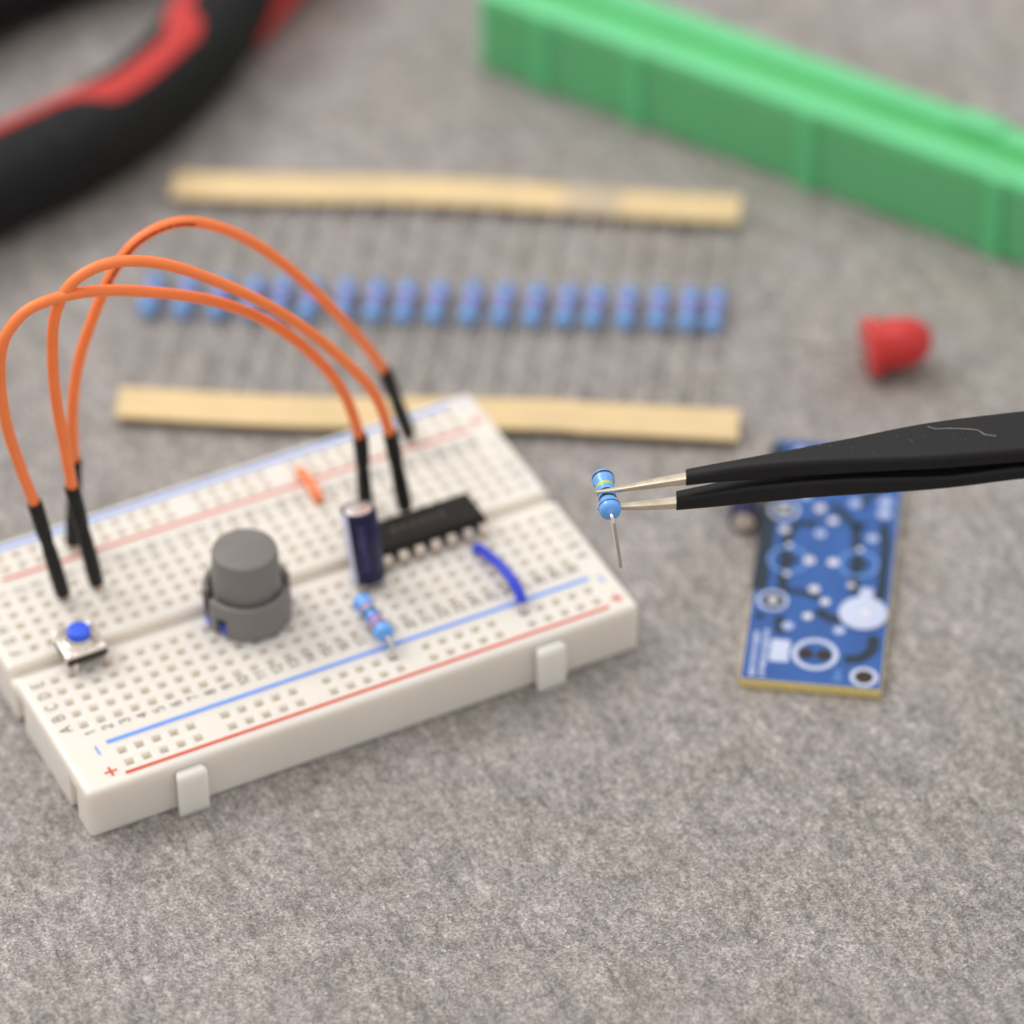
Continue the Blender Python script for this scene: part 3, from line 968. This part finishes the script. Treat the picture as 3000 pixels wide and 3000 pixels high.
for pts, w in (([(.95, 19), (.95, 34), (.95, 52)], 1.5), ([(4.2, 19.3), (4.0, 25), (3.9, 31), (5.2, 34.2), (8.0, 34.6)], 1.0), ([(14.4, 20), (14.2, 28), (13.6, 35)], .9),
               ([(18.3, 19), (18.2, 30), (17.6, 36)], .9), ([(4.6, 19.4), (7.4, 19.2), (9.8, 18.2)], .8), ([(9.5, 15.8), (11.5, 14.2), (14.2, 14.3)], 1.1),
               ([(17.9, 11.2), (17.9, 8.4), (16.4, 6.3), (14.2, 5.8)], 1.1), ([(4.3, 13.8), (4.6, 12.0), (4.8, 10.2)], 1.0), ([(9.7, 39.2), (11.5, 37.4), (13.2, 35.2), (15.2, 35.2)], .9),
               ([(1.0, 40.5), (3.5, 41.5), (7.5, 42.5), (8.2, 46)], 1.0), ([(14.2, 39), (15, 42), (17, 43)], .8), ([(2.5, 48), (9, 48), (14, 50)], .8), ([(.9, 13.4), (2.2, 13.6)], .8)):
    add('trace_gap', strip(pts, w * 1.55), 'mask_dark', pc, smooth=False)
# big silkscreen rings around transistors, each with a hole
for x, y in ((4.5, 26.1), (14.6, 26.4)):
    add('silkscreen_ring', ringg(x, y, 2.45, 2.95, .02), 'silk_blue', pc, smooth=False)
    add('pad_hole', disc(x, y, 1.3, .02), 'mask_dark', pc, smooth=False)
for x, y, ra in ((3.1, 17.0, 2.2), (2.9, 37.1, 2.2)):
    add('silkscreen_ring', ringg(x, y, 1.75, ra, .02), 'silk', pc, smooth=False)
    add('component_ring', disc(x, y, 1.55, .02), 'mask_dark', pc, smooth=False)
    add('pad', disc(x, y, .7, .06), 'solder', pc, smooth=False)
add('silkscreen_ring', ringg(10.05, 6.3, 2.55, 3.3, .03), 'silk', pc, smooth=False)
for x in (8.7, 11.3):
    add('pad_hole', disc(x, 6.3, 1.12, .03), 'hole', pc, smooth=False)
add('mounting_ring', ringg(17.2, 2.4, 1.35, 2.0, .03), 'silk', pc, smooth=False)
add('mounting_hole', disc(17.2, 2.4, 1.34, .02), 'hole', pc, smooth=False)
add('silkscreen_block', box(3.7, 6.4, 4.2, 8.8, ZT + .005, ZT + .035), 'silk', pc, smooth=False)
for x, y, r in ((8.6, 32.4, .95), (16.2, 32.3, .95), (8.75, 20.1, .9), (10.5, 17.6, .8), (8.3, 14.2, .8), (5.7, 11.8, .95), (13.0, 11.7, .95), (13.1, 39.8, 1.0), (17.5, 38.0, 1.2), (17.5, 40.6, 1.2), (8.1, 38.1, .9),
                (10.2, 35.5, .85), (7.55, 26.3, .9), (10.95, 26.3, .9), (5.8, 40.8, 1.0), (4.2, 50.6, 1.0), (10.5, 46, 1.0), (15.5, 47.5, 1.0), (3.4, 32.7, .8), (13.9, 21.6, .6), (4.6, 23.0, .5), (14.6, 29.6, .5), (4.4, 29.3, .5)):
    add('pad', disc(x, y, r * .88, .03, .05, 20), 'solder' if r < .92 else 'silk_pad', pc, smooth=False)
# round white part near the right edge
wd = add('white_disc', shift(lathe([(0, 0), (3.45, 0), (3.5, .15), (3.45, .35), (3.2, .42), (0, .45)], 40), (16.1, 15.6, ZT)), 'silk', pc, sharp=40)
add('white_lug', box(15.3, 17.2, 18.6, 21.0, ZT + .01, ZT + .3, .1), 'silk', pc)
add('centre_mark', shift(lathe([(0, 0), (.7, 0), (.7, .02), (0, .02)], 16), (16.4, 15.4, ZT + .452)), 'solder', wd)
# illegible lettering
for (xa, ya, yb) in ((1.6, .9, 10.4), (3.0, .9, 10.6)):
    y = ya
    while y < yb:
        w = random.uniform(.25, .6)
        add('silkscreen_mark', box(xa - .45, xa + random.uniform(.2, .5), y, y + w, ZT + .004, ZT + .03), 'silk', pc, smooth=False)
        y += w + random.uniform(.18, .4)
for k in range(3):
    add('silkscreen_mark', box(12.9 + .1 * k, 14.2 - .15 * k, 1.3 + k * .85, 1.75 + k * .85, ZT + .004, ZT + .03), 'silk_blue', pc, smooth=False)

# ------------------------------------------------------------------ capacitor lying beside the circuit board
lz = Vector((.52, .85, 0)).normalized()
lx = Vector((-lz.y, lz.x, 0))
lc = thing('capacitor', 'small dark capacitor lying beside the circuit board behind the tweezers', 'capacitor', (66.9, -12.0, 2.2), axes=(lx, lz.cross(lx), lz))
rad = 2.15
slv = add('sleeve', lathe([(rad * .8, .1), (rad * .84, 0), (rad * .97, .12), (rad, .5), (rad, 6.4), (rad * .95, 6.7), (rad * .95, 6.9), (rad, 7.2), (rad, 7.8), (rad * .8, 8.1), (0, 8.1)], 36), 'navy', lc, sharp=60)
add('top', lathe([(0, .06), (rad * .76, .06), (rad * .82, .12)], 28), 'alu', lc)
for s in (-1, 1):
    add('leg', tube([(s * 1.0, 0, 8.0), (s * 1.0, 0, 16.5 + s)], .25, 8), 'lead', lc)

# ------------------------------------------------------------------ red LED lying on its side
az = (RH * .97 + AW * .24).normalized()
ax_ = UP.cross(az)
ld = thing('led_lamp', 'red LED lying on its side on the grey table, right of the resistor row', 'led', (101.9, 12.7, 4.65), axes=(ax_, az.cross(ax_), az))
add('lens', lathe([(4.0, 1.4), (3.95, 5.2), (3.85, 6.4), (3.4, 8.0), (2.5, 9.3), (1.3, 10.0), (0, 10.2)], 40), 'led', ld, sharp=60)
add('flange', lathe([(0, 0), (4.4, 0), (4.62, .2), (4.62, 1.3), (4.4, 1.5), (3.9, 1.5)], 40), 'led', ld, sharp=50)
for s, ln in ((-1, 15), (1, 12.5)):
    add('lead', tube(crom([(s * 1.27, 0, .2), (s * 1.27, .05, -4), (s * 1.4, .6, -8), (s * 1.7, 1.9 + .3 * s, -ln)], 5), .22, 8), 'dull_lead', ld)

# ------------------------------------------------------------------ green plastic case
gx = Vector((.5009, -.8655, 0)).normalized()
gy = Vector((.8655, .5009, 0)).normalized()
gr = thing('plastic_case', 'long bright green plastic case with ribbed side lying behind the resistor row', 'case', (85.84, 112.91, 0), axes=(gx, gy, UP))
GL, GW, GH = 150.0, 13.6, 15.0
# wall with a stepped top: ledge, groove, rear rim
prof = [(0.25, .05), (0, .4), (-.15, GH - 1.0), (.1, GH - .25), (.5, GH), (5.0, GH), (5.4, GH - .3), (5.5, GH - 1.6), (8.2, GH - 1.6), (8.4, GH - .2), (8.9, GH + .3), (12.6, GH + .3), (13.2, GH - .1), (GW, GH - .9), (GW, .4), (GW - .3, .05)]
rings = []
for t, k in ((0, 1.6), (.5, .6), (1.7, 0), (GL - 1.7, 0), (GL, 1.4)):
    rings.append([(t, GW / 2 + (y - GW / 2) * (1 - k / GW * 1.6), min(z, GH + .3 - k * .5) if z > 5 else z) for y, z in prof])
add('shell', loft(rings), 'green', gr, sharp=28)
rib_t = (12.6, 30.8, 62.9, 96.5, 130)
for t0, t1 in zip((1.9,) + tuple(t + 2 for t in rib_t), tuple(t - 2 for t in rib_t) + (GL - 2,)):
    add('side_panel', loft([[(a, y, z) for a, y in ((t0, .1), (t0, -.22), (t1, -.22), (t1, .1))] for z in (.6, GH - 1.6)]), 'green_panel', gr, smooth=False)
add('groove_seal', box(3, GL - 3, 5.55, 8.15, GH - 1.9, GH - 1.35, .1), 'green_dark', gr)
for t in rib_t:
    g = loft([[(t - 2.0 + k, y, z) for t_ in (0,) for k, y in ((.3, -.05), (.55, -.75), (3.45, -.75), (3.7, -.05))] for z in (.1, GH - .4)])
    add('rib', g, 'green', gr, sharp=60)
add('latch', box(84, 92, 8.6, 13.0, GH + .2, GH + .9, .3), 'green', gr)

# ------------------------------------------------------------------ pliers
pl = thing('pliers', 'pliers with black and red rubber handles at the back left of the table', 'pliers', (30, 120, 0))
o0 = Vector((30, 120, 0))


def handle(path, a_, b_, zc):
    P_ = crom([(x - o0.x, y - o0.y, zc) for x, y in path], 10)
    rings, fr = [], []
    for i, p in enumerate(P_):
        t = (P_[min(i + 1, len(P_) - 1)] - P_[max(i - 1, 0)])
        t.z = 0
        t.normalize()
        nn = Vector((-t.y, t.x, 0))
        u = i / (len(P_) - 1)
        sc = 1.0
        if u < .05:
            sc = .55 + 9 * u
        aa, bb_ = a_ * sc * (1 + .05 * math.sin(u * 9)), b_ * sc
        fr.append((p, nn, aa, bb_))
        ring = []
        for j in range(28):
            th = 2 * math.pi * j / 28
            c, s = math.cos(th), math.sin(th)
            e = .82
            ring.append(tuple(p + nn * aa * math.copysign(abs(c) ** e, c) + UP * bb_ * math.copysign(abs(s) ** e, s)))
        rings.append(ring)
    return loft(rings), fr


def inlay(fr, keys, off=.35):
    """band on the handle surface; keys = (u, phi0, phi1)"""
    V, F = [], []
    n = len(fr)
    m_ = 7
    rows_ = []
    for i in range(n):
        u = i / (n - 1)
        if u < keys[0][0] or u > keys[-1][0]:
            continue
        for k0, k1 in zip(keys, keys[1:]):
            if k0[0] <= u <= k1[0]:
                q = (u - k0[0]) / (k1[0] - k0[0])
                f0, f1 = k0[1] + (k1[1] - k0[1]) * q, k0[2] + (k1[2] - k0[2]) * q
        p, nn, aa, bb_ = fr[i]
        row = []
        for lvl in (off, -.8):
            rng = range(m_) if lvl > 0 else range(m_ - 1, -1, -1)
            for j in rng:
                th = math.radians(f0 + (f1 - f0) * j / (m_ - 1))
                c, s = math.cos(th), math.sin(th)
                e = .82
                k = off if 0 < j < m_ - 1 else .05
                if lvl < 0:
                    k = lvl
                row.append(tuple(p + nn * (aa + k) * math.copysign(abs(c) ** e, c) + UP * (bb_ + k) * math.copysign(abs(s) ** e, s)))
        rows_.append(row)
    return loft(rows_)


path1 = [(-44, 96), (-24, 103), (-4, 108.5), (14, 112.8), (28, 118.5), (40, 126.5), (50, 136), (62, 146), (78, 157)]
g, fr = handle(path1, 7.6, 7.4, 7.45)
h1 = add('handle', g, 'rubber', pl, sharp=60)
add('inlay', inlay(fr, [(.02, 54, 76), (.37, 52, 76), (.40, 54, 86), (.43, 74, 114), (.47, 82, 117), (.58, 84, 115), (.605, 76, 117), (.635, 58, 106), (.67, 50, 82), (.97, 48, 76)]), 'rubber_red', h1, sharp=60)
add('inlay', inlay(fr, [(.735, 196, 225), (.80, 170, 228), (.97, 170, 228)]), 'rubber_red', h1, sharp=60)
path2 = [(-46, 131), (-20, 146), (0, 154.5), (20, 161), (42, 165), (60, 166), (78, 165)]
g, fr = handle(path2, 7.6, 7.4, 7.45)
h2 = add('handle', g, 'rubber', pl, sharp=60)
add('inlay', inlay(fr, [(.05, 60, 90), (.5, 62, 100), (.95, 56, 86)]), 'rubber_red', h2, sharp=60)
jd = Vector((.86, .5, 0)).normalized()
jn = Vector((-jd.y, jd.x, 0))
jc = Vector((84, 163, 0)) - o0
ring_s = [[tuple(jc + jd * s + jn * w * q + UP * z) for q, z in ((-1, 2.5), (1, 2.5), (1, 12), (-1, 12))] for s, w in ((-10, 5), (0, 9), (10, 9.5), (18, 8), (40, 3.0), (52, 1.6))]
hd = add('jaw', loft(ring_s), 'jaw', pl, sharp=30)
pv = jc + jd * 8
add('pivot', shift(lathe([(4, 0), (4, .8), (3.5, 1.1), (0, 1.2)], 28), (pv.x, pv.y, 11.9)), 'steel', hd, sharp=45)

# ------------------------------------------------------------------ tweezers
O = hc - RH * 1.4 - AW * 1.15 + UP * 1.42
tw = thing('tweezers', 'tweezers with black coated arms and bare metal tips holding a blue resistor', 'tweezers', O, axes=(RH, AW, UP))


def smooth_stations(st, k=6):
    out = []
    Q = [Vector((a, b, c)) for a, b, c, d in st]
    T = [Vector((a, d, 0)) for a, b, c, d in st]
    A_, B_ = crom(Q, k), crom(T, k)
    return [(p.x, p.y, p.z, q.y) for p, q in zip(A_, B_)]


def arm(st, rr, nq=4):
    rings = []
    for s, w, zt, th in smooth_stations(st):
        r = min(rr, w * .45, th * .45)
        ring = []
        for (cy, cz_, a0) in ((w / 2 - r, zt - r, 0), (-w / 2 + r, zt - r, 90), (-w / 2 + r, zt - th + r, 180), (w / 2 - r, zt - th + r, 270)):
            for k in range(nq + 1):
                a = math.radians(a0 + 90 * k / nq)
                ring.append((s, cy + r * math.cos(a), cz_ + r * math.sin(a)))
        rings.append(ring)
    return loft(rings)


add('tip', arm([(0, .35, .05, .42), (3, .75, .62, .6), (7, 1.15, 1.6, .85), (13.5, 1.55, 3.0, 1.15)], .12), 'tip', tw, sharp=40)
add('tip', arm([(.2, .35, -2.62, .5), (3.2, .85, -2.35, .62), (7, 1.25, -1.95, .85), (12.5, 1.65, -1.3, 1.1)], .12), 'tip', tw, sharp=40)
ua = add('arm', arm([(11.75, 2.0, 3.25, 1.95), (16, 2.15, 4.2, 2.3), (20.2, 2.4, 5.05, 2.65), (27, 3.5, 6.2, 2.75), (33.2, 4.9, 7.1, 2.65), (39, 6.5, 7.95, 2.45), (43.3, 7.4, 8.55, 2.45), (48, 7.9, 9.15, 2.45), (55.9, 8.3, 10.1, 2.45), (75, 9, 12.4, 2.4), (100, 8, 14.4, 2.3), (118, 6.5, 15.4, 2.2)], .75), 'coat', tw, sharp=60)
add('arm', arm([(10.55, 2.15, -.62, 2.15), (16, 2.6, .65, 2.65), (20.2, 3.0, 1.6, 2.9), (27, 3.8, 2.75, 2.95), (33, 5.0, 3.7, 2.85), (39, 6.5, 4.5, 2.6), (46, 7.6, 5.2, 2.15), (56, 8.3, 7.0, 2.15), (75, 9, 9.6, 2.2), (100, 8, 12.0, 2.2), (118, 6.5, 13.15, 2.2)], .6), 'coat', tw, sharp=60)


def ztop(s):
    st = [(27, 6.2), (33.2, 7.1), (39, 7.95), (43.3, 8.55), (48, 9.15), (55.9, 10.1), (75, 12.4)]
    for (a, b), (c, d) in zip(st, st[1:]):
        if a <= s <= c:
            return b + (d - b) * (s - a) / (c - a)


# a fibre and some dust stuck to the coating
fb = [(43.2, 2.4), (43.8, 2.1), (44.2, 1.8), (46, 1.6), (48.2, 1.1), (49.6, .6), (50.3, -.3), (51.0, -.6), (51.8, -.9)]
add('lint_fibre', tube(crom([(s, v, ztop(s) + .05) for s, v in fb], 4), .028, 6), 'dust', ua)
random.seed(11)
for k in range(16):
    s = random.uniform(28, 56)
    w = {0: 1.2}.get(0) + (s - 28) * .07
    v = random.uniform(-w, w)
    r = random.uniform(.025, .06)
    add('dust_speck', shift(lathe([(0, -r), (r, 0), (0, r)], 6), (s, v, ztop(s) + .02)), 'dust', ua)

# ------------------------------------------------------------------ crumbs on the table
for i, (x, y, r, lab) in enumerate(((49.9, -106.5, .22, 'tiny white crumb on the table in the bottom right corner'),
                                    (31.5, -87.5, .12, 'tiny pale fleck on the bare table in the lower right'))):
    g = lathe([(0, 0), (r * .8, .02), (r, r * .5), (r * .5, r), (0, r * 1.1)], 7)
    g = ([(a * (1 + .4 * math.sin(b * 40)), b * .7, c) for a, b, c in g[0]], g[1])
    tag(add('crumb', g, 'silk', None, (x, y, 0.0)), lab, 'crumb')
